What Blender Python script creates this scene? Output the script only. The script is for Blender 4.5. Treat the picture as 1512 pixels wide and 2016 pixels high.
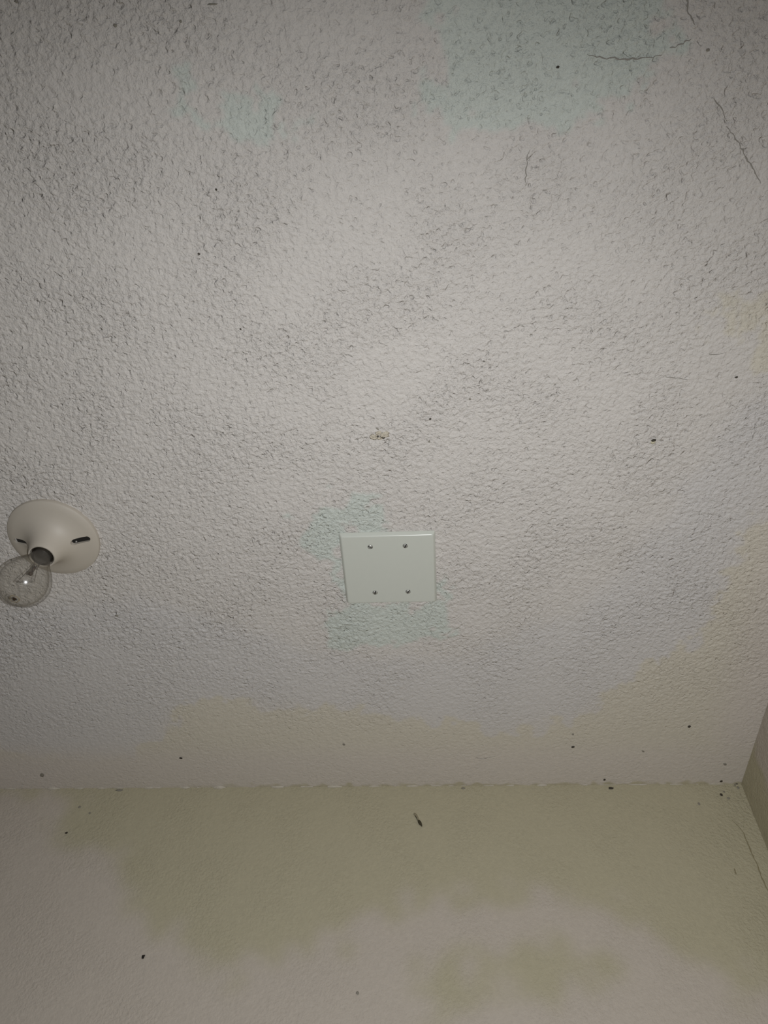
import bpy, bmesh, math, random
import numpy as np
from mathutils import Matrix, Vector

random.seed(7)
SC = bpy.context.scene
COL = SC.collection
for o in list(bpy.data.objects):
    bpy.data.objects.remove(o)

# ------------------------------------------------------------------ camera
FPX = 1514.0                                    # focal length in pixels of the 1512 x 2016 frame
CAM = np.array([0.0, 0.0, 1.677])               # hand height
ROT = np.array([[0.99743326, 0.02991629, 0.0650531],      # rows: world X, Y, Z in camera axes
                [0.06181204, -0.81833544, -0.57140736],
                [0.03614087, 0.57396177, -0.81808418]])
cam_d = bpy.data.cameras.new('camera')
cam_d.sensor_fit = 'AUTO'
cam_d.sensor_width = 36.0
cam_d.lens = FPX / 2016.0 * 36.0
cam_d.clip_start = 0.01
cam = bpy.data.objects.new('camera', cam_d)
COL.objects.link(cam)
m4 = Matrix.Identity(4)
for i in range(3):
    for j in range(3):
        m4[i][j] = float(ROT[i, j])
    m4[i][3] = float(CAM[i])
cam.matrix_world = m4
SC.camera = cam

# ------------------------------------------------------------------ world, light, exposure
w = bpy.data.worlds.new('world')
w.use_nodes = True
w.node_tree.nodes['Background'].inputs[0].default_value = (0.5, 0.48, 0.45, 1)
w.node_tree.nodes['Background'].inputs[1].default_value = 0.02
SC.world = w
# the phone's torch, just beside its lens
ld = bpy.data.lights.new('phone_torch', 'SPOT')
ld.energy = 23.0
ld.color = (0.98, 0.99, 1.0)
ld.spot_size = math.radians(154)
ld.spot_blend = 1.0
ld.shadow_soft_size = 0.006
lo = bpy.data.objects.new('phone_torch', ld)
COL.objects.link(lo)
lo.location = CAM + np.array([0.025, 0.02, 0.01])
el, az = math.radians(30), math.radians(-8)
aim = Vector((math.sin(az) * math.cos(el), math.cos(az) * math.cos(el), math.sin(el)))
lo.rotation_euler = aim.to_track_quat('-Z', 'Y').to_euler()
vs = SC.view_settings
vs.view_transform = 'Standard'
vs.look = 'None'
vs.exposure = 0.0
vs.gamma = 1.0
vs.use_curve_mapping = False

# ------------------------------------------------------------------ dimensions and pixel helpers
CEIL = 2.44
H = CEIL - CAM[2]
YB = 1.0737            # back wall
XR = 0.468             # right wall
XL = -1.45             # left wall (out of view)
YF = -1.30             # wall behind the photographer


def ray(px, py):
    d = np.array([px - 756.0, -(py - 1008.0), -FPX])
    return ROT @ d


def on_ceiling(px, py, drop=0.0):
    r = ray(px, py)
    return CAM + r * ((H - drop) / r[2])


def on_back(px, py, off=0.0):
    r = ray(px, py)
    return CAM + r * ((YB - off) / r[1])


def on_right(px, py, off=0.0):
    r = ray(px, py)
    return CAM + r * ((XR - off) / r[0])


# ------------------------------------------------------------------ materials
def mat(name, color, rough=0.6, metal=0.0, spec=0.5):
    m = bpy.data.materials.new(name)
    m.use_nodes = True
    b = m.node_tree.nodes['Principled BSDF']
    b.inputs['Base Color'].default_value = (*color, 1)
    b.inputs['Roughness'].default_value = rough
    b.inputs['Metallic'].default_value = metal
    b.inputs['Specular IOR Level'].default_value = spec
    return m


def nodes(m):
    return m.node_tree.nodes, m.node_tree.links, m.node_tree.nodes['Principled BSDF']


def noisy(m, c1, c2, scale, bump=0.0, bscale=300.0, detail=3.0):
    N, L, b = nodes(m)
    tc = N.new('ShaderNodeTexCoord')
    no = N.new('ShaderNodeTexNoise')
    no.inputs['Scale'].default_value = scale
    no.inputs['Detail'].default_value = detail
    L.new(tc.outputs['Object'], no.inputs['Vector'])
    mx = N.new('ShaderNodeMix')
    mx.data_type = 'RGBA'
    mx.inputs['A'].default_value = (*c1, 1)
    mx.inputs['B'].default_value = (*c2, 1)
    L.new(no.outputs['Fac'], mx.inputs['Factor'])
    L.new(mx.outputs['Result'], b.inputs['Base Color'])
    if bump:
        n2 = N.new('ShaderNodeTexNoise')
        n2.inputs['Scale'].default_value = bscale
        n2.inputs['Detail'].default_value = 2.0
        L.new(tc.outputs['Object'], n2.inputs['Vector'])
        bp = N.new('ShaderNodeBump')
        bp.inputs['Strength'].default_value = 1.0
        bp.inputs['Distance'].default_value = bump
        L.new(n2.outputs['Fac'], bp.inputs['Height'])
        L.new(bp.outputs['Normal'], b.inputs['Normal'])
    return m


def tinted_paint(name, fine, finescale, pits=0.0):
    """painted plaster: colour from the 'paint' attribute, faint mottling, fine relief by bump"""
    m = mat(name, (0.6, 0.57, 0.53), 0.62, 0, 0.3)
    N, L, b = nodes(m)
    at = N.new('ShaderNodeAttribute')
    at.attribute_name = 'paint'
    tc = N.new('ShaderNodeTexCoord')
    no = N.new('ShaderNodeTexNoise')
    no.inputs['Scale'].default_value = 160
    no.inputs['Detail'].default_value = 4
    mp = N.new('ShaderNodeMapping')
    mp.inputs['Rotation'].default_value = (0.5, 0.7, 0.3)
    L.new(tc.outputs['Object'], mp.inputs['Vector'])
    L.new(mp.outputs['Vector'], no.inputs['Vector'])
    mr = N.new('ShaderNodeMapRange')
    mr.inputs['From Min'].default_value = 0.3
    mr.inputs['From Max'].default_value = 0.7
    mr.inputs['To Min'].default_value = 0.965
    mr.inputs['To Max'].default_value = 1.035
    L.new(no.outputs['Fac'], mr.inputs['Value'])
    vm = N.new('ShaderNodeVectorMath')
    vm.operation = 'SCALE'
    L.new(at.outputs['Color'], vm.inputs[0])
    L.new(mr.outputs['Result'], vm.inputs['Scale'])
    L.new(vm.outputs['Vector'], b.inputs['Base Color'])
    # fine relief, weighted by the 'relief' attribute
    rl = N.new('ShaderNodeAttribute')
    rl.attribute_name = 'relief'
    n2 = N.new('ShaderNodeTexNoise')
    n2.inputs['Scale'].default_value = finescale
    n2.inputs['Detail'].default_value = 3
    n2.inputs['Roughness'].default_value = 0.6
    L.new(mp.outputs['Vector'], n2.inputs['Vector'])
    height = n2.outputs['Fac']
    if pits:
        vo = N.new('ShaderNodeTexNoise')
        vo.inputs['Scale'].default_value = 185
        vo.inputs['Detail'].default_value = 1.0
        vo.inputs['Roughness'].default_value = 0.55
        vo.inputs['Distortion'].default_value = 0.4
        L.new(mp.outputs['Vector'], vo.inputs['Vector'])
        mu = N.new('ShaderNodeMapRange')
        mu.inputs['From Min'].default_value = 0.585
        mu.inputs['From Max'].default_value = 0.82
        mu.inputs['To Min'].default_value = 0.0
        mu.inputs['To Max'].default_value = -pits
        L.new(vo.outputs['Fac'], mu.inputs['Value'])
        ad = N.new('ShaderNodeMath')
        ad.operation = 'ADD'
        L.new(height, ad.inputs[0])
        L.new(mu.outputs['Result'], ad.inputs[1])
        height = ad.outputs['Value']
    hm = N.new('ShaderNodeMath')
    hm.operation = 'MULTIPLY'
    L.new(height, hm.inputs[0])
    L.new(rl.outputs['Fac'], hm.inputs[1])
    bp = N.new('ShaderNodeBump')
    bp.inputs['Strength'].default_value = 1.0
    bp.inputs['Distance'].default_value = fine
    L.new(hm.outputs['Value'], bp.inputs['Height'])
    L.new(bp.outputs['Normal'], b.inputs['Normal'])
    return m


M = {}
M['ceiling'] = tinted_paint('textured_ceiling_paint', 0.0030, 260, pits=0.55)
M['wall'] = tinted_paint('yellowed_wall_paint', 0.0017, 250)
M['floor'] = noisy(mat('floor_wood', (0.3, 0.22, 0.15), 0.5), (0.24, 0.18, 0.13), (0.18, 0.13, 0.09), 8)
M['plainwall'] = noisy(mat('plain_wall_paint', (0.6, 0.54, 0.4), 0.65), (0.46, 0.42, 0.34), (0.44, 0.40, 0.33), 6, 0.0004, 400)
M['porcelain'] = noisy(mat('aged_porcelain', (0.5, 0.47, 0.4), 0.52), (0.54, 0.492, 0.42), (0.505, 0.46, 0.393), 40)
M['plate'] = noisy(mat('plate_plastic', (0.6, 0.62, 0.57), 0.27), (0.615, 0.635, 0.575), (0.60, 0.62, 0.56), 120)
M['steel'] = mat('screw_steel', (0.46, 0.46, 0.43), 0.42, 0.6)
M['slot'] = mat('slot_shade', (0.02, 0.018, 0.015), 0.8)
M['box'] = mat('box_shade_black', (0.025, 0.022, 0.018), 0.8)
M['brass'] = mat('shade_darkened_brass', (0.05, 0.04, 0.028), 0.55, 0.3)  # brass blackened so the socket mouth carries its shade in the colour
M['wire'] = mat('lead_wire', (0.16, 0.14, 0.11), 0.45, 0.6)
M['mount'] = mat('burnt_mount', (0.06, 0.04, 0.025), 0.6)
M['print'] = mat('bulb_print', (0.035, 0.022, 0.012), 0.6)
M['printring'] = mat('bulb_print_ring', (0.27, 0.22, 0.14), 0.6)
M['crack'] = mat('ceiling_crack_line', (0.30, 0.28, 0.25), 0.9)
M['wallcrack'] = mat('wall_crack_line', (0.27, 0.235, 0.14), 0.9)
M['speck'] = mat('dirt_and_hole_shade', (0.05, 0.042, 0.03), 0.8)
M['greyspeck'] = mat('grey_dirt', (0.27, 0.25, 0.21), 0.85)
M['husk'] = noisy(mat('husk_silk', (0.25, 0.22, 0.14), 0.9), (0.22, 0.19, 0.12), (0.40, 0.36, 0.25), 900, 0.0003, 1500)
M['huskdark'] = noisy(mat('husk_dark', (0.05, 0.04, 0.02), 0.85), (0.035, 0.028, 0.014), (0.07, 0.058, 0.03), 900)
M['fleck'] = mat('black_fleck', (0.012, 0.009, 0.006), 0.7)
M['tan'] = noisy(mat('tan_filler', (0.55, 0.5, 0.42), 0.8), (0.68, 0.63, 0.53), (0.50, 0.44, 0.34), 420, 0.003, 350)
M['rim'] = mat('yellow_rim', (0.60, 0.56, 0.42), 0.8)
M['caulk'] = noisy(mat('paint_bead', (0.6, 0.56, 0.5), 0.6), (0.62, 0.575, 0.50), (0.50, 0.455, 0.36), 30, 0.0008, 300)


def clear_glass():
    m = bpy.data.materials.new('dusty_clear_glass')
    m.use_nodes = True
    N, L = m.node_tree.nodes, m.node_tree.links
    N.remove(N['Principled BSDF'])
    out = N['Material Output']
    tr = N.new('ShaderNodeBsdfTransparent')
    gl = N.new('ShaderNodeBsdfGlossy')
    gl.inputs['Roughness'].default_value = 0.19
    df = N.new('ShaderNodeBsdfDiffuse')
    df.inputs['Color'].default_value = (0.42, 0.40, 0.37, 1)
    # a thin wall is seen longer through at the rim, so it absorbs more there
    lw = N.new('ShaderNodeLayerWeight')
    lw.inputs['Blend'].default_value = 0.5
    pw = N.new('ShaderNodeMath')
    pw.operation = 'POWER'
    pw.inputs[1].default_value = 4.0
    L.new(lw.outputs['Facing'], pw.inputs[0])
    cr = N.new('ShaderNodeMix')
    cr.data_type = 'RGBA'
    cr.inputs['A'].default_value = (0.965, 0.96, 0.945, 1)
    cr.inputs['B'].default_value = (0.48, 0.46, 0.42, 1)
    L.new(pw.outputs[0], cr.inputs['Factor'])
    L.new(cr.outputs['Result'], tr.inputs['Color'])
    m1 = N.new('ShaderNodeMixShader')
    m1.inputs[0].default_value = 0.065
    L.new(tr.outputs[0], m1.inputs[1])
    L.new(df.outputs[0], m1.inputs[2])
    # Schlick reflection of a thin glass wall
    p5 = N.new('ShaderNodeMath')
    p5.operation = 'POWER'
    p5.inputs[1].default_value = 5.0
    L.new(lw.outputs['Facing'], p5.inputs[0])
    fr = N.new('ShaderNodeMapRange')
    fr.inputs['To Min'].default_value = 0.04
    fr.inputs['To Max'].default_value = 0.6
    L.new(p5.outputs[0], fr.inputs['Value'])
    m2 = N.new('ShaderNodeMixShader')
    L.new(fr.outputs[0], m2.inputs[0])
    L.new(m1.outputs[0], m2.inputs[1])
    L.new(gl.outputs[0], m2.inputs[2])
    L.new(m2.outputs[0], out.inputs['Surface'])
    return m


M['glass'] = clear_glass()


# ------------------------------------------------------------------ object helpers
def link(name, me, material, parent=None, smooth=False):
    o = bpy.data.objects.new(name, me)
    COL.objects.link(o)
    if material and not me.materials:
        me.materials.append(material)
    if parent:
        o.parent = parent
    if smooth:
        me.polygons.foreach_set('use_smooth', [True] * len(me.polygons))
    return o


def frombm(name, bm, material, parent=None, smooth=False):
    bmesh.ops.recalc_face_normals(bm, faces=bm.faces)
    me = bpy.data.meshes.new(name)
    bm.to_mesh(me)
    bm.free()
    return link(name, me, material, parent, smooth)


def tag(o, label=None, cat=None, group=None, kind=None):
    for k, v in (('label', label), ('category', cat), ('group', group), ('kind', kind)):
        if v:
            o[k] = v
    return o


def lathe(profile, seg=48, closed=False):
    """profile: list of (radius, z); returns a bmesh turned about z"""
    bm = bmesh.new()
    rings = []
    for r, z in profile:
        if r < 1e-6:
            rings.append([bm.verts.new((0, 0, z))])
        else:
            rings.append([bm.verts.new((r * math.cos(2 * math.pi * k / seg), r * math.sin(2 * math.pi * k / seg), z)) for k in range(seg)])
    pairs = list(zip(rings[:-1], rings[1:]))
    if closed:
        pairs.append((rings[-1], rings[0]))
    for a, b in pairs:
        for k in range(seg):
            k2 = (k + 1) % seg
            if len(a) == 1 and len(b) == 1:
                continue
            if len(a) == 1:
                bm.faces.new((a[0], b[k], b[k2]))
            elif len(b) == 1:
                bm.faces.new((a[k], b[0], a[k2]))
            else:
                bm.faces.new((a[k], b[k], b[k2], a[k2]))
    return bm


def tube(pts, rad, seg=6):
    bm = bmesh.new()
    prev = None
    pts = [Vector(p) for p in pts]
    for i, p in enumerate(pts):
        t = (pts[min(i + 1, len(pts) - 1)] - pts[max(i - 1, 0)]).normalized()
        u = t.orthogonal().normalized()
        v = t.cross(u)
        r = rad[i] if isinstance(rad, (list, tuple)) else rad
        ring = [bm.verts.new(p + (u * math.cos(2 * math.pi * k / seg) + v * math.sin(2 * math.pi * k / seg)) * r) for k in range(seg)]
        if prev:
            for k in range(seg):
                bm.faces.new((prev[k], ring[k], ring[(k + 1) % seg], prev[(k + 1) % seg]))
        else:
            bm.faces.new(list(reversed(ring)))
        prev = ring
    bm.faces.new(prev)
    return bm


def boolean_cut(target, cutters):
    for c in cutters:
        md = target.modifiers.new('cut', 'BOOLEAN')
        md.operation = 'DIFFERENCE'
        md.solver = 'EXACT'
        md.object = c
    bpy.context.view_layer.update()
    dg = bpy.context.evaluated_depsgraph_get()
    me = bpy.data.meshes.new_from_object(target.evaluated_get(dg))
    target.modifiers.clear()
    target.data = me
    for c in cutters:
        bpy.data.objects.remove(c)


def band(shape, dx, lam, width, seed):
    """band-passed random field, unit deviation"""
    rng = np.random.default_rng(seed)
    a = rng.standard_normal(shape)
    f = np.fft.rfft2(a)
    ky = np.fft.fftfreq(shape[0], dx)[:, None]
    kx = np.fft.rfftfreq(shape[1], dx)[None, :]
    k = np.sqrt(kx * kx + ky * ky) + 1e-9
    f *= np.exp(-(np.log(k * lam) / width) ** 2)
    r = np.fft.irfft2(f, s=shape)
    return r / r.std()


def sstep(a, b, x):
    t = np.clip((x - a) / (b - a), 0, 1)
    return t * t * (3 - 2 * t)


def inside(poly, X, Y):
    """even-odd point in polygon"""
    r = np.zeros(X.shape, bool)
    n = len(poly)
    for i in range(n):
        x0, y0 = poly[i]
        x1, y1 = poly[(i + 1) % n]
        if y0 == y1:
            continue
        c = ((y0 > Y) != (y1 > Y)) & (X < (x1 - x0) * (Y - y0) / (y1 - y0) + x0)
        r ^= c
    return r


def blur(a, n):
    for _ in range(n):
        p = np.pad(a, 1, mode='edge')
        a = (p[:-2, 1:-1] + p[2:, 1:-1] + p[1:-1, :-2] + p[1:-1, 2:] + 2 * a) / 6
    return a


def grid_object(name, us, vs_, to_xyz, off, paint, relief, material, flip):
    """one sheet of quads over ticks us x vs_, pushed by off along its normal, painted per vertex"""
    nu, nv = len(us), len(vs_)
    U, V = np.meshgrid(us, vs_, indexing='ij')
    P = to_xyz(U, V, off).reshape(-1, 3)
    i = np.arange(nu * nv).reshape(nu, nv)
    q = np.stack([i[:-1, :-1], i[1:, :-1], i[1:, 1:], i[:-1, 1:]], -1).reshape(-1, 4)
    if flip:
        q = q[:, ::-1]
    me = bpy.data.meshes.new(name)
    me.vertices.add(len(P))
    me.vertices.foreach_set('co', P.astype(np.float32).ravel())
    me.loops.add(q.size)
    me.loops.foreach_set('vertex_index', np.ascontiguousarray(q).astype(np.int32).ravel())
    me.polygons.add(len(q))
    me.polygons.foreach_set('loop_start', np.arange(0, q.size, 4, dtype=np.int32))
    me.polygons.foreach_set('use_smooth', np.ones(len(q), bool))
    me.update(calc_edges=True)
    ca = me.attributes.new('paint', 'FLOAT_COLOR', 'POINT')
    ca.data.foreach_set('color', np.concatenate([paint.reshape(-1, 3), np.ones((len(P), 1))], 1).astype(np.float32).ravel())
    ra = me.attributes.new('relief', 'FLOAT', 'POINT')
    ra.data.foreach_set('value', relief.astype(np.float32).ravel())
    me.validate()
    return link(name, me, material)


# ================================================================== THE ROOM
# ---- ceiling: lumpy sprayed texture as geometry over the part in view, flat beyond
DX = 0.002
cu = np.concatenate([[XL, -1.3], np.arange(-1.1, XR - 0.0005, DX), [XR]])
cv = np.concatenate([[YF, -0.9], np.arange(-0.46, YB - 0.0005, DX), [YB]])
shape = (len(cu), len(cv))
U, V = np.meshgrid(cu, cv, indexing='ij')
n1 = band(shape, DX, 0.0085, 0.42, 1)
n2 = band(shape, DX, 0.020, 0.45, 2)
n3 = band(shape, DX, 0.0060, 0.35, 3)
patchy = band(shape, DX, 0.16, 0.5, 4)
dens = 0.92 + 0.16 * np.clip(patchy, -1.4, 1.4)
lump = (0.00120 * sstep(-0.2, 1.6, n1 + 0.3 * n2) + 0.00024 * n3 + 0.00010 * n2) * dens
edge = sstep(0.0, 0.45, np.minimum(YB - V, XR - U + 0.22)) * 0.72 + 0.20
border = sstep(-1.1, -1.02, U) * sstep(-0.46, -0.38, V)
lump = lump * edge * border
lump[-1, :] = 0
lump[:, -1] = 0


def ceil_h(x, y):
    i = int(np.clip(np.searchsorted(cu, x), 0, len(cu) - 1))
    j = int(np.clip(np.searchsorted(cv, y), 0, len(cv) - 1))
    return float(lump[max(i - 1, 0):i + 2, max(j - 1, 0):j + 2].max())


def cpoly(pts):
    return [tuple(on_ceiling(*p)[:2]) for p in pts]


wob_u = 0.010 * band(shape, DX, 0.05, 0.6, 11) + 0.004 * band(shape, DX, 0.014, 0.5, 12)
wob_v = 0.010 * band(shape, DX, 0.05, 0.6, 13) + 0.004 * band(shape, DX, 0.014, 0.5, 14)
WU, WV = U + 0.7 * wob_u, V + 0.7 * wob_v


def tint_patch(polys, soft=2, cu_=None):  # tint mask from polygons with wobbled, blurred edges
    m = np.zeros(shape, bool)
    for p in polys:
        m |= inside(cpoly(p), WU, WV)
    return blur(m.astype(float), soft)[..., None]


base = np.array([0.665, 0.630, 0.592])
paint = np.ones(shape + (3,)) * base
cool = tint_patch([[(0, 1200), (300, 1180), (640, 1290), (900, 1300), (1150, 1200), (1330, 1000), (1420, 860), (1512, 760), (1700, 800),
               (1700, 1100), (1475, 1025), (1440, 1110), (1370, 1270), (1225, 1350), (1110, 1415), (950, 1440), (740, 1400), (480, 1378),
               (350, 1390), (270, 1495), (0, 1475), (-300, 1475), (-300, 1200)]], 60)
paint = paint * (1 - cool) + cool * base * np.array([0.985, 1.0, 1.03])
teal = tint_patch([
    [(880, -80), (1290, -80), (1330, 60), (1300, 130), (1250, 185), (1130, 230), (1050, 250), (960, 258), (885, 238), (845, 205), (800, 192), (820, 165), (882, 150), (882, 90), (858, 30)],
    [(330, 190), (395, 185), (400, 240), (350, 235)], [(425, 205), (520, 200), (545, 260), (505, 292), (470, 262), (430, 240)], [(560, 225), (640, 220), (600, 255)],
    [(600, 1010), (720, 965), (770, 1000), (750, 1050), (668, 1052), (680, 1180), (655, 1150), (640, 1100), (605, 1085)],
    [(640, 1195), (690, 1186), (862, 1184), (872, 1130), (890, 1180), (872, 1262), (800, 1262), (745, 1278), (650, 1276)]], 2)
paint = paint * (1 - teal) + teal * base * np.array([0.925, 1.035, 1.015])
warm = tint_patch([
    [(-400, 1480), (30, 1475), (50, 1488), (130, 1490), (150, 1502), (262, 1496), (285, 1470), (318, 1452), (345, 1428), (345, 1392), (372, 1378), (480, 1378),
     (505, 1396), (560, 1398), (640, 1390), (740, 1402), (848, 1428), (900, 1410), (950, 1442), (1080, 1436), (1110, 1415), (1170, 1402), (1190, 1370), (1225, 1350),
     (1280, 1300), (1370, 1270), (1400, 1220), (1420, 1170), (1440, 1110), (1470, 1060), (1475, 1025), (1800, 1010), (1800, 1750), (-400, 1750)],
    [(1408, 600), (1450, 598), (1456, 668), (1412, 668)], [(1475, 562), (1650, 540), (1650, 745), (1495, 740), (1480, 660), (1458, 640)]], 2)
paint = paint * (1 - warm) + warm * base * np.array([1.0, 0.985, 0.895])
near = sstep(0.13, 0.05, np.minimum(YB - V, XR - U + 0.03))[..., None]
paint = paint * (1 - near) + near * base * np.array([1.0, 0.972, 0.94])
oldpaint = sstep(0.007, 0.0, YB - V + 0.003 * band(shape, DX, 0.03, 0.6, 21)) * sstep(-0.55, -0.15, U)
paint = paint * (1 - oldpaint[..., None]) + oldpaint[..., None] * np.array([0.53, 0.485, 0.36])
relief = (0.22 + 0.78 * sstep(0.02, 0.45, np.minimum(YB - V, XR - U + 0.25))) * (0.92 + 0.16 * np.clip(patchy, -1.4, 1.4))
ceiling = grid_object('ceiling', cu, cv, lambda a, b, o: np.stack([a, b, CEIL - o], -1), lump, paint, relief, M['ceiling'], True)
tag(ceiling, 'grey-white sprayed texture ceiling with cracks and faint tint patches', 'ceiling', kind='structure')

# ---- back wall
wu = np.concatenate([[XL], np.arange(-1.1, XR - 0.001, 0.004), [XR]])
wv = np.concatenate([[0.0, 1.2], np.arange(1.72, CEIL - 0.001, 0.004), [CEIL]])
wshape = (len(wu), len(wv))
WU2, WV2 = np.meshgrid(wu, wv, indexing='ij')
wn = 0.012 * band(wshape, 0.004, 0.06, 0.6, 31) + 0.006 * band(wshape, 0.004, 0.02, 0.5, 32)
wn2 = 0.012 * band(wshape, 0.004, 0.06, 0.6, 33) + 0.006 * band(wshape, 0.004, 0.02, 0.5, 34)


def wpoly(pts):
    return [(on_back(*p)[0], on_back(*p)[2]) for p in pts]


olive = np.array([0.482, 0.443, 0.316])
taupe = np.array([0.548, 0.492, 0.424])
tm = inside(wpoly([(-400, 1545), (60, 1560), (130, 1575), (120, 1620), (70, 1640), (150, 1662), (200, 1690), (240, 1700), (225, 1745), (270, 1790), (290, 1822), (340, 1850), (420, 1900), (400, 1935),
                   (480, 1900), (560, 1872), (620, 1850), (700, 1822), (800, 1782), (860, 1770), (1000, 1775), (1100, 1748), (1170, 1782), (1212, 1800), (1262, 1812),
                   (1262, 1842), (1320, 1862), (1360, 1880), (1400, 1920), (1470, 1940), (1900, 1950), (1900, 2700), (-400, 2700)]), WU2 + wn, WV2 + wn2)
isl = inside(wpoly([(790, 1945), (840, 1900), (960, 1880), (1060, 1840), (1130, 1870), (1210, 1885), (1225, 1930), (1150, 1960), (1060, 1950), (950, 1960), (900, 2010), (840, 1990)]), WU2 + wn, WV2 + wn2)
tmf = blur((tm & ~isl).astype(float), 14)[..., None]
wpaint = olive * (1 - tmf) + taupe * tmf
woff = 0.00008 * band(wshape, 0.004, 0.03, 0.6, 41)
woff[0, :] = woff[-1, :] = 0
woff[:, 0] = woff[:, -1] = 0
wrel = np.ones(wshape) * (0.75 + 0.25 * np.clip(band(wshape, 0.004, 0.15, 0.6, 42), -1, 1))
wrel += 0.9 * sstep(0.12, 0.0, XR - WU2)
wall_back = grid_object('wall_back', wu, wv, lambda a, b, o: np.stack([a, YB - o, b], -1), woff, wpaint, wrel, M['wall'], False)
tag(wall_back, 'yellowed beige painted wall below the ceiling edge', 'wall', kind='structure')

# ---- right wall
ru = np.concatenate([[YF], np.arange(0.30, YB - 0.001, 0.004), [YB]])
rv = np.concatenate([[0.0, 1.2], np.arange(1.9, CEIL - 0.001, 0.004), [CEIL]])
rshape = (len(ru), len(rv))
RU, RV = np.meshgrid(ru, rv, indexing='ij')
rn = band(rshape, 0.004, 0.09, 0.6, 51)
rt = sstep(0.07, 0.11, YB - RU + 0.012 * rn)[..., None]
rpaint = olive * 0.93 * (1 - rt) + taupe * 0.9 * rt  # both paints darkened to cut bounce and put corner shade into the colour
roff = 0.00015 * band(rshape, 0.004, 0.03, 0.6, 52)
roff[0, :] = roff[-1, :] = 0
roff[:, 0] = roff[:, -1] = 0
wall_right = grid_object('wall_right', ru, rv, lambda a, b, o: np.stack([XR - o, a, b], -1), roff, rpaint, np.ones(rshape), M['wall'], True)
tag(wall_right, 'shaded beige side wall meeting the corner', 'wall', kind='structure')


def slab(name, pts, material, label, cat):
    me = bpy.data.meshes.new(name)
    me.from_pydata(pts, [], [(0, 1, 2, 3)])
    return tag(link(name, me, material), label, cat, kind='structure')


slab('floor', [(XL, YF, 0), (XR, YF, 0), (XR, YB, 0), (XL, YB, 0)], M['floor'], 'plain brown wooden floor of the small room', 'floor')
slab('wall_left', [(XL, YF, 0), (XL, YB, 0), (XL, YB, CEIL), (XL, YF, CEIL)], M['plainwall'], 'plain beige side wall beyond the light bulb', 'wall')
slab('wall_front', [(XR, YF, 0), (XL, YF, 0), (XL, YF, CEIL), (XR, YF, CEIL)], M['plainwall'], 'plain beige wall opposite the yellowed wall', 'wall')

# ---- ragged paint bead where ceiling meets back wall, in broken runs
bead = bmesh.new()
xs = np.arange(-1.05, XR - 0.02, 0.004)
rng = np.random.default_rng(5)
rb = band((len(xs), 2), 0.004, 0.05, 0.8, 61)[:, 0]
prev = None
for x, v in zip(xs, rb):
    amp = 0.0012 if x < -0.35 else 0.0009
    r = max(0.0, amp * (v + 0.35))
    if r < 0.0003:
        prev = None
        continue
    ring = [bead.verts.new((x, YB - 0.0002 - r * 1.2 * math.cos(a), CEIL - 0.0002 - r * math.sin(a))) for a in np.linspace(0, math.pi / 2, 5)]
    if prev:
        for k in range(4):
            bead.faces.new((prev[k], ring[k], ring[k + 1], prev[k + 1]))
    prev = ring
for v in [v for v in bead.verts if not v.link_faces]:
    bead.verts.remove(v)
trim = frombm('trim_1', bead, M['caulk'], None, True)
tag(trim, 'broken ragged bead of paint along the ceiling and wall joint', 'trim', kind='structure')


# ---- cracks: jagged dark lines following the surface
def crack(parent, pts, wid, material, plane, jag=0.0008, name='crack'):
    P = []
    for (a, b) in zip(pts[:-1], pts[1:]):
        n = max(2, int(math.hypot(b[0] - a[0], b[1] - a[1]) / 5))
        for k in range(n):
            t = k / n
            P.append((a[0] + (b[0] - a[0]) * t, a[1] + (b[1] - a[1]) * t))
    P.append(pts[-1])
    bm = bmesh.new()
    prev = None
    N = len(P)
    Q = []
    for px, py in P:
        Q.append(plane(px, py))
    for i, q in enumerate(Q):
        t = Q[min(i + 1, N - 1)] - Q[max(i - 1, 0)]
        t = t / np.linalg.norm(t)
        nrm = np.array([0, 0, -1.0]) if plane is on_ceiling else np.array([0, -1.0, 0])
        s = np.cross(t, nrm)
        jj = random.uniform(-1, 1) * jag
        ww = wid * (0.35 + 0.65 * math.sin(math.pi * min(1, (i + 0.6) / N))) * random.uniform(0.45, 1.35) * 0.5
        c = q + s * jj
        lift = (ceil_h(c[0], c[1]) if plane is on_ceiling else 0.0007) + 0.0001
        L_, C_, R_ = c - s * ww + nrm * (lift - 0.0003), c + nrm * lift, c + s * ww + nrm * (lift - 0.0003)
        row = [bm.verts.new(v) for v in (L_, C_, R_)]
        if prev:
            bm.faces.new((prev[0], row[0], row[1], prev[1]))
            bm.faces.new((prev[1], row[1], row[2], prev[2]))
        prev = row
    return frombm(name, bm, material, parent)


crack(ceiling, [(1351, -30), (1352, 0), (1354, 20), (1358, 32), (1363, 42), (1368, 49)], 0.0016, M['crack'], on_ceiling)
crack(ceiling, [(1155, 108), (1190, 114), (1240, 116), (1285, 114), (1302, 107)], 0.0013, M['crack'], on_ceiling)
crack(ceiling, [(1318, 95), (1345, 86), (1352, 80), (1360, 77)], 0.0013, M['crack'], on_ceiling)
crack(ceiling, [(1405, 192), (1416, 208), (1424, 226), (1429, 240)], 0.0012, M['crack'], on_ceiling)
crack(ceiling, [(1428, 250), (1442, 264), (1456, 286), (1466, 306), (1478, 326), (1490, 344), (1497, 362)], 0.0013, M['crack'], on_ceiling)
crack(ceiling, [(1041, 295), (1036, 330), (1034, 365)], 0.0010, M['crack'], on_ceiling)
crack(ceiling, [(935, 1492), (952, 1494), (962, 1491), (975, 1489)], 0.0011, M['crack'], on_ceiling, 0.0004)
crack(ceiling, [(1308, 740), (1335, 744), (1352, 748)], 0.0010, M['crack'], on_ceiling)
crack(ceiling, [(1395, 697), (1410, 698), (1428, 695)], 0.0010, M['crack'], on_ceiling)
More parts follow.
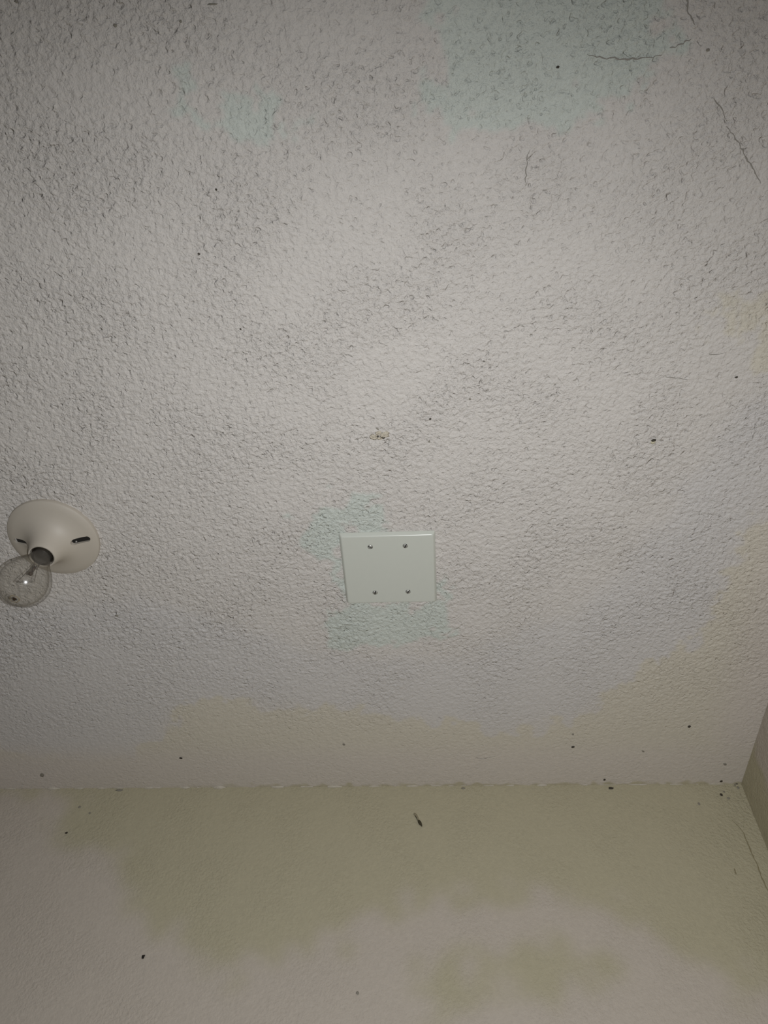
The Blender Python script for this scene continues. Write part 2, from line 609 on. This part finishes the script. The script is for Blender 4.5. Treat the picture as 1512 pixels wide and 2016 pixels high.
crack(wall_back, [(1440, 1614), (1455, 1629), (1464, 1640), (1470, 1656), (1480, 1680), (1490, 1702), (1498, 1724), (1506, 1742), (1516, 1762), (1530, 1790)],
      0.0017, M['wallcrack'], on_back, 0.0005)
crack(wall_back, [(1445, 1710), (1447, 1716), (1449, 1722)], 0.0022, M['wallcrack'], on_back, 0.0003)


# ---- specks of dirt stuck to ceiling and wall (parts of the surface they sit on)
def speck(parent, px, py, w_px, h_px, plane, material, ang=0.0, name='dirt_speck', thick=0.0006):
    q = plane(px, py)
    dist = float(np.linalg.norm(q - CAM))
    a = w_px * dist / FPX / 2
    fore = abs((q - CAM)[2 if plane is on_ceiling else 1]) / dist
    b = h_px * dist / FPX / 2 / max(fore, 0.4)
    bm = bmesh.new()
    bmesh.ops.create_icosphere(bm, subdivisions=2, radius=1.0)
    for v in bm.verts:
        k = 1 + random.uniform(-0.22, 0.22)
        x, y, z = v.co.x * a * k, v.co.y * b * k, v.co.z * thick
        c, s = math.cos(ang), math.sin(ang)
        x, y = x * c - y * s, x * s + y * c
        if plane is on_ceiling:
            v.co = (x, y, -z)
        else:
            v.co = (x, z, y)
    o = frombm(name, bm, material, parent, True)
    if plane is on_ceiling:
        o.location = (q[0], q[1], CEIL - ceil_h(q[0], q[1]) - thick * 0.3)
    else:
        o.location = (q[0], YB - 0.0005 - thick * 0.3, q[2])
    return o


for px, py, w_, h_, a_, g_ in [(392, 499, 5, 4, .4, 0), (474, 647, 4, 3, .2, 0), (847, 824, 4, 4, 0, 0), (925, 785, 4, 4, 0, 1), (1357, 1430, 5, 4, 0, 0), (1128, 1470, 6, 3, -.2, 0),
                               (1420, 1538, 5, 3, -.3, 0), (1190, 1535, 4, 3, 0, 0), (1266, 1479, 7, 2, .9, 1), (1427, 1504, 8, 2.5, .8, 1), (356, 1492, 6, 3, -.5, 0), (83, 1526, 7, 6, .6, 1),
                               (426, 373, 4, 4, 0, 0), (845, 868, 4, 4, 0, 1), (1449, 742, 6, 3, 0, 0), (1098, 132, 6, 4, 0, 0), (1393, 98, 6, 4, 0, 1), (1128, 1445, 4, 3, 0, 1),
                               (33, 3, 6, 4, .2, 1), (228, 50, 6, 5, .3, 1), (420, 8, 16, 3, 0, 1), (356, 42, 5, 4, 0, 1), (230, 1211, 6, 4, .5, 1), (677, 1465, 5, 4, 0, 1)]:
    speck(ceiling, px, py, w_, h_, on_ceiling, M['greyspeck' if g_ else 'speck'], a_)
for px, py, w_, h_, g_ in [(131, 1640, 5, 3, 0), (157, 1589, 5, 3, 1), (177, 1601, 4, 3, 1), (235, 1556, 12, 3, 1), (1420, 1565, 4.5, 4.5, 0), (1434, 1572, 5, 3, 1), (1425, 1559, 3, 3, 1), (1203, 1552, 9, 4, 0),
                           (704, 1955, 5, 5, 1), (1447, 1546, 3, 3, 1), (1453, 1551, 4, 4, 1), (1450, 1543, 4, 3, 0), (912, 1552, 8, 3, 1), (1376, 1583, 4, 4, 1)]:
    speck(wall_back, px, py, w_, h_, on_back, M['greyspeck' if g_ else 'speck'])

# ---- tan patched spot and a small nail hole with a yellowed lip
for px, py, w_, h_, t_ in [(735, 860, 16, 10, 0.00035), (745, 852, 13, 9, 0.0005), (757, 855, 22, 12, 0.0004), (750, 862, 16, 6, 0.0004), (741, 858, 9, 5, 0.0006)]:
    speck(ceiling, px, py, w_, h_, on_ceiling, M['tan'], random.uniform(-.4, .4), 'filler_dab', t_)
speck(ceiling, 744, 858, 4, 3, on_ceiling, M['speck'], 0, 'dirt_speck', 0.0016)
speck(ceiling, 755, 861, 6, 2.5, on_ceiling, M['speck'], 0, 'dirt_speck', 0.0014)
speck(ceiling, 743, 843, 7, 3, on_ceiling, M['greyspeck'], .6, 'dirt_speck', 0.0008)
speck(ceiling, 1285, 869, 9, 8, on_ceiling, M['rim'], .2, 'hole_lip', 0.0009)
speck(ceiling, 1286.5, 865.5, 10, 4.5, on_ceiling, M['speck'], -.15, 'nail_hole_shade', 0.0013)  # raised dark blob paints the shade inside the hole

# ================================================================== THINGS
# ---- porcelain lampholder with a clear bulb
LX, LY = -0.4795, 0.5552
fix = bpy.data.objects.new('ceiling_lamp', None)
fix.empty_display_size = 0.05
COL.objects.link(fix)
fix.location = (LX, LY, CEIL)
tag(fix, 'cream porcelain ceiling lampholder with unlit clear bulb and two screw slots', 'lamp')
outer = [(0.0572, 0.0), (0.0577, 0.0025), (0.0570, 0.0050), (0.0545, 0.0068), (0.0480, 0.0086), (0.0410, 0.0105), (0.0345, 0.0132), (0.0290, 0.0170),
         (0.0245, 0.0222), (0.0212, 0.0282), (0.0188, 0.0345), (0.0172, 0.0395), (0.0160, 0.0416), (0.0146, 0.0412)]
# turn with the mouth pointing down; the inside of the shell carries a wall three to four millimetres thick
inner = [(0.0139, 0.0390), (0.0137, 0.0300), (0.0137, 0.0220), (0.0190, 0.0235), (0.0215, 0.0195), (0.0265, 0.0140), (0.0330, 0.0100), (0.0420, 0.0070), (0.0500, 0.0048), (0.0535, 0.0)]
shell = frombm('porcelain_base', lathe([(r, -h) for r, h in outer + inner], 72, closed=True), M['porcelain'], None, True)
cut = []
for sx in (1, -1):
    bm = bmesh.new()
    L_, W_, Z0, Z1 = 0.0066, 0.0042, 0.003, -0.035
    loop = []
    for k in range(24):
        a = 2 * math.pi * k / 24
        loop.append((math.cos(a) * W_ + (L_ if math.cos(a) > 0 else -L_), math.sin(a) * W_))
    lo_ = [bm.verts.new((x, y, Z0)) for x, y in loop]
    hi_ = [bm.verts.new((x, y, Z1)) for x, y in loop]
    bm.faces.new(lo_)
    bm.faces.new(list(reversed(hi_)))
    for k in range(24):
        bm.faces.new((lo_[k], hi_[k], hi_[(k + 1) % 24], lo_[(k + 1) % 24]))
    c = frombm('cutter', bm, None)
    c.location = (0.0385 * sx, -0.001, -0.001)
    cut.append(c)
boolean_cut(shell, cut)
shell.data.polygons.foreach_set('use_smooth', [True] * len(shell.data.polygons))
try:
    shell.data.set_sharp_from_angle(angle=math.radians(35))
except Exception:
    pass
shell.parent = fix
tag(shell, 'cream porcelain flared base')
frombm('box_shade_disc', lathe([(0, -0.0012), (0.0505, -0.0012), (0.0505, -0.0002), (0, -0.0002)], 40), M['box'], fix)  # near-black disc paints the cavity's shade seen through the base slots
# threaded brass socket liner, its colour blackened to paint the mouth's shade
prof = [(0.0134, -0.012)]
for k in range(14):
    prof.append((0.0134 + (0.0005 if k % 2 else -0.0001), -0.0135 - k * 0.0018))
frombm('socket_liner', lathe(prof + [(0.0130, -0.0385), (0.0127, -0.0385), (0.0127, -0.012)], 40, True), M['brass'], shell, True)
# bulb: glass envelope, screw cap, mount
BC, BR = 0.0893, 0.0298
gp = [(0.0120, 0.0400), (0.0122, 0.0440), (0.0132, 0.0490), (0.0152, 0.0550), (0.0180, 0.0610), (0.0212, 0.0668), (0.0244, 0.0728), (0.0272, 0.0790), (0.0290, 0.0845)]
for k in range(0, 13):
    a = math.radians(90 * k / 12)
    gp.append((BR * math.cos(a), BC + BR * math.sin(a)))
gp[-1] = (0.0, BC + BR)
bulb = frombm('bulb', lathe([(r, -h) for r, h in gp], 56), M['glass'], fix, True)
tag(bulb, 'clear glass bulb with dark mark on its crown')
cap = [(0.0, -0.016), (0.006, -0.016), (0.0105, -0.0195)]
for k in range(12):
    cap.append((0.0122 if k % 2 else 0.0114, -0.0205 - k * 0.0016))
frombm('screw_cap', lathe(cap + [(0.0118, -0.0405), (0.0122, -0.0430)], 36), M['brass'], bulb, True)
frombm('glass_stem', lathe([(0.0110, -0.041), (0.0085, -0.0445), (0.0050, -0.049), (0.0036, -0.056), (0.0033, -0.062), (0.0, -0.063)], 20), M['glass'], bulb, True)
frombm('stem_press', tube([(0, 0, -0.0605), (0.0002, 0, -0.0685)], [0.0017, 0.0016], 10), M['mount'], bulb, True)
frombm('stem_bead', lathe([(0, -0.0705), (0.0018, -0.0712), (0.0026, -0.0735), (0.0020, -0.0758), (0, -0.0765)], 14), M['mount'], bulb, True)
frombm('lead_wire', tube([(-0.0028, 0, -0.056), (-0.0045, 0, -0.066), (-0.0105, 0, -0.0885)], 0.00032, 6), M['wire'], bulb)
frombm('lead_wire', tube([(0.0028, 0, -0.056), (0.0045, 0, -0.066), (0.0105, 0, -0.0885)], 0.00032, 6), M['wire'], bulb)
fp = [(-0.0105 + 0.021 * t, 0.0014 * math.sin(t * 40), -0.0885 - 0.0012 * math.sin(math.pi * t)) for t in np.linspace(0, 1, 40)]
frombm('filament', tube(fp, 0.00028, 5), M['wire'], bulb)


def cap_ring(r0, r1, lift, material, name, wob=0.0):
    bm = bmesh.new()
    R_ = BR + lift
    n = 28
    a0, a1 = [], []
    for k in range(n):
        t = 2 * math.pi * k / n
        ww = 1 + wob * math.sin(3 * t + 1) * 0.5 + wob * random.uniform(-.4, .4)
        for lst, r in ((a0, r0), (a1, r1)):
            rr = max(r * ww, 1e-5)
            lst.append(bm.verts.new((rr * math.cos(t), rr * math.sin(t), -BC - math.sqrt(R_ * R_ - rr * rr))))
    for k in range(n):
        bm.faces.new((a0[k], a1[k], a1[(k + 1) % n], a0[(k + 1) % n]))
    return frombm(name, bm, material, bulb, True)


cap_ring(0.0, 0.0026, 0.00015, M['print'], 'printed_mark', 0.35)
cap_ring(0.0046, 0.0056, 0.00015, M['printring'], 'printed_ring', 0.15)

# ---- blank two-gang cover plate, four slotted screws
pc = [on_ceiling(*p, 0.0035) for p in ((668, 1052), (858, 1048), (860, 1184), (686, 1186))]
ctr = sum(pc) / 4
PW, PD = 0.1190, 0.1140
prot = -math.atan2(0.0015, 0.116) + math.radians(0.9)
plate = bpy.data.objects.new('blank_cover_plate', None)
plate.empty_display_size = 0.05
COL.objects.link(plate)
plate.location = (ctr[0] - 0.0010, ctr[1] - 0.0004, CEIL - 0.0009)
plate.rotation_euler = (0, 0, prot)
tag(plate, 'pale grey-green blank square cover plate with four screws on the ceiling', 'cover plate')
bm = bmesh.new()
rows = []
for inset, z in ((0.0004, 0.0), (0.0, -0.0010), (0.0005, -0.0022), (0.0021, -0.0052), (0.0027, -0.0059), (0.0035, -0.0062), (0.0045, -0.0062)):
    hx, hy = PW / 2 - inset, PD / 2 - inset
    cr = 0.0022
    ring = []
    for qx, qy, a0 in ((1, 1, 0), (-1, 1, 90), (-1, -1, 180), (1, -1, 270)):
        for k in range(5):
            a = math.radians(a0 + 22.5 * k)
            ring.append(bm.verts.new((qx * (hx - cr) + cr * math.cos(a), qy * (hy - cr) + cr * math.sin(a), z)))
    rows.append(ring)
for a, b in zip(rows[:-1], rows[1:]):
    for k in range(20):
        bm.faces.new((a[k], b[k], b[(k + 1) % 20], a[(k + 1) % 20]))
bm.faces.new(rows[-1])
bm.faces.new(rows[0])
pl = frombm('plate', bm, M['plate'], plate, True)
try:
    pl.data.set_sharp_from_angle(angle=math.radians(44))
except Exception:
    pass
inv = Matrix.Rotation(-prot, 3, 'Z')
for (px, py), ang in zip(((729, 1076.5), (798, 1074.5), (738.5, 1166.5), (803.5, 1164.5)), (28, -62, -75, -50)):
    q = on_ceiling(px, py, 0.007)
    l = inv @ Vector((q[0] - ctr[0] + 0.0010, q[1] - ctr[1] + 0.0004, 0))
    sc = frombm('screw', lathe([(0.0, -0.00175), (0.0012, -0.0017), (0.0022, -0.00145), (0.0030, -0.0009), (0.0034, -0.0002), (0.0034, 0.0006), (0.0, 0.0006)], 24), M['steel'], None, True)
    bm = bmesh.new()
    bmesh.ops.create_cube(bm, size=1.0)
    bmesh.ops.scale(bm, verts=bm.verts, vec=(0.009, 0.0015, 0.0022))
    c = frombm('cutter', bm, None)
    c.location = (0, 0, -0.0015)
    boolean_cut(sc, [c])
    sc.parent = plate
    sc.location = (l.x, l.y, -0.0061)
    sc.rotation_euler = (0, 0, math.radians(ang))
    tag(sc, 'slotted metal screw head')
    bm = bmesh.new()
    bmesh.ops.create_cube(bm, size=1.0)
    bmesh.ops.scale(bm, verts=bm.verts, vec=(0.0062, 0.00145, 0.0002))
    sl = frombm('slot_shade_sheet', bm, M['slot'], sc)  # near-black sheet paints the shade at the bottom of the slot
    sl.location = (0, 0, -0.00045)

# ---- insect husk on the wall
a, b = on_back(815.5, 1601, 0.0015), on_back(830.5, 1626.5, 0.0015)
A, B = Vector(a), Vector(b)
husk = bpy.data.objects.new('insect_husk', None)
husk.empty_display_size = 0.01
COL.objects.link(husk)
husk.location = A
tag(husk, 'small brown insect husk stuck on the beige wall just below the ceiling', 'insect husk')
D = B - A


def along(pts, name, material, rough=0.15):
    P, Rr = [], []
    for t, off, r in pts:
        s = D.normalized().cross(Vector((0, 1, 0)))
        P.append(D * t + s * off + Vector((0, -0.0002, 0)))
        Rr.append(r)
    bm = tube(P, Rr, 10)
    for v in bm.verts:
        v.co += Vector([random.uniform(-1, 1) * 0.00022 for _ in range(3)])
    return frombm(name, bm, material, husk, True)


along([(0.00, -0.0004, 0.0004), (0.04, -0.0002, 0.0014), (0.10, 0.0, 0.0018), (0.17, 0.0002, 0.0015), (0.22, 0.0004, 0.0006)], 'head', M['husk'])
along([(0.06, 0.0010, 0.0010), (0.2, 0.0011, 0.0016), (0.35, 0.0009, 0.0016), (0.48, 0.0004, 0.0014), (0.58, 0.0, 0.0010)], 'case', M['husk'])
along([(0.16, -0.0006, 0.0004), (0.32, -0.0010, 0.0004), (0.48, -0.0008, 0.0005), (0.56, -0.0004, 0.0007)], 'case_seam', M['huskdark'])
along([(0.52, -0.0004, 0.0006), (0.62, 0.0, 0.0020), (0.74, 0.0, 0.0026), (0.85, 0.0, 0.0023), (0.94, 0.0, 0.0013), (1.02, 0.0, 0.0004)], 'abdomen', M['huskdark'])

# ---- little black fleck on the wall
pts = [on_back(*p, 0.0) for p in ((278.8, 1887.8), (279.0, 1884.5), (280.6, 1881.0), (286.3, 1880.2), (284.4, 1884.5), (282.8, 1887.8))]
q0 = sum(pts) / len(pts)
bm = bmesh.new()
f0 = [bm.verts.new((p[0] - q0[0], -0.0004, p[2] - q0[2])) for p in pts]
f1 = [bm.verts.new(((p[0] - q0[0]) * 0.85, -0.0019, (p[2] - q0[2]) * 0.85)) for p in pts]
bm.faces.new(f0)
bm.faces.new(f1)
for k in range(6):
    bm.faces.new((f0[k], f0[(k + 1) % 6], f1[(k + 1) % 6], f1[k]))
fl = frombm('black_fleck', bm, M['fleck'])
fl.location = (q0[0], YB, q0[2])
tag(fl, 'tiny black slanted fleck stuck alone on the lower bare wall', 'fleck')
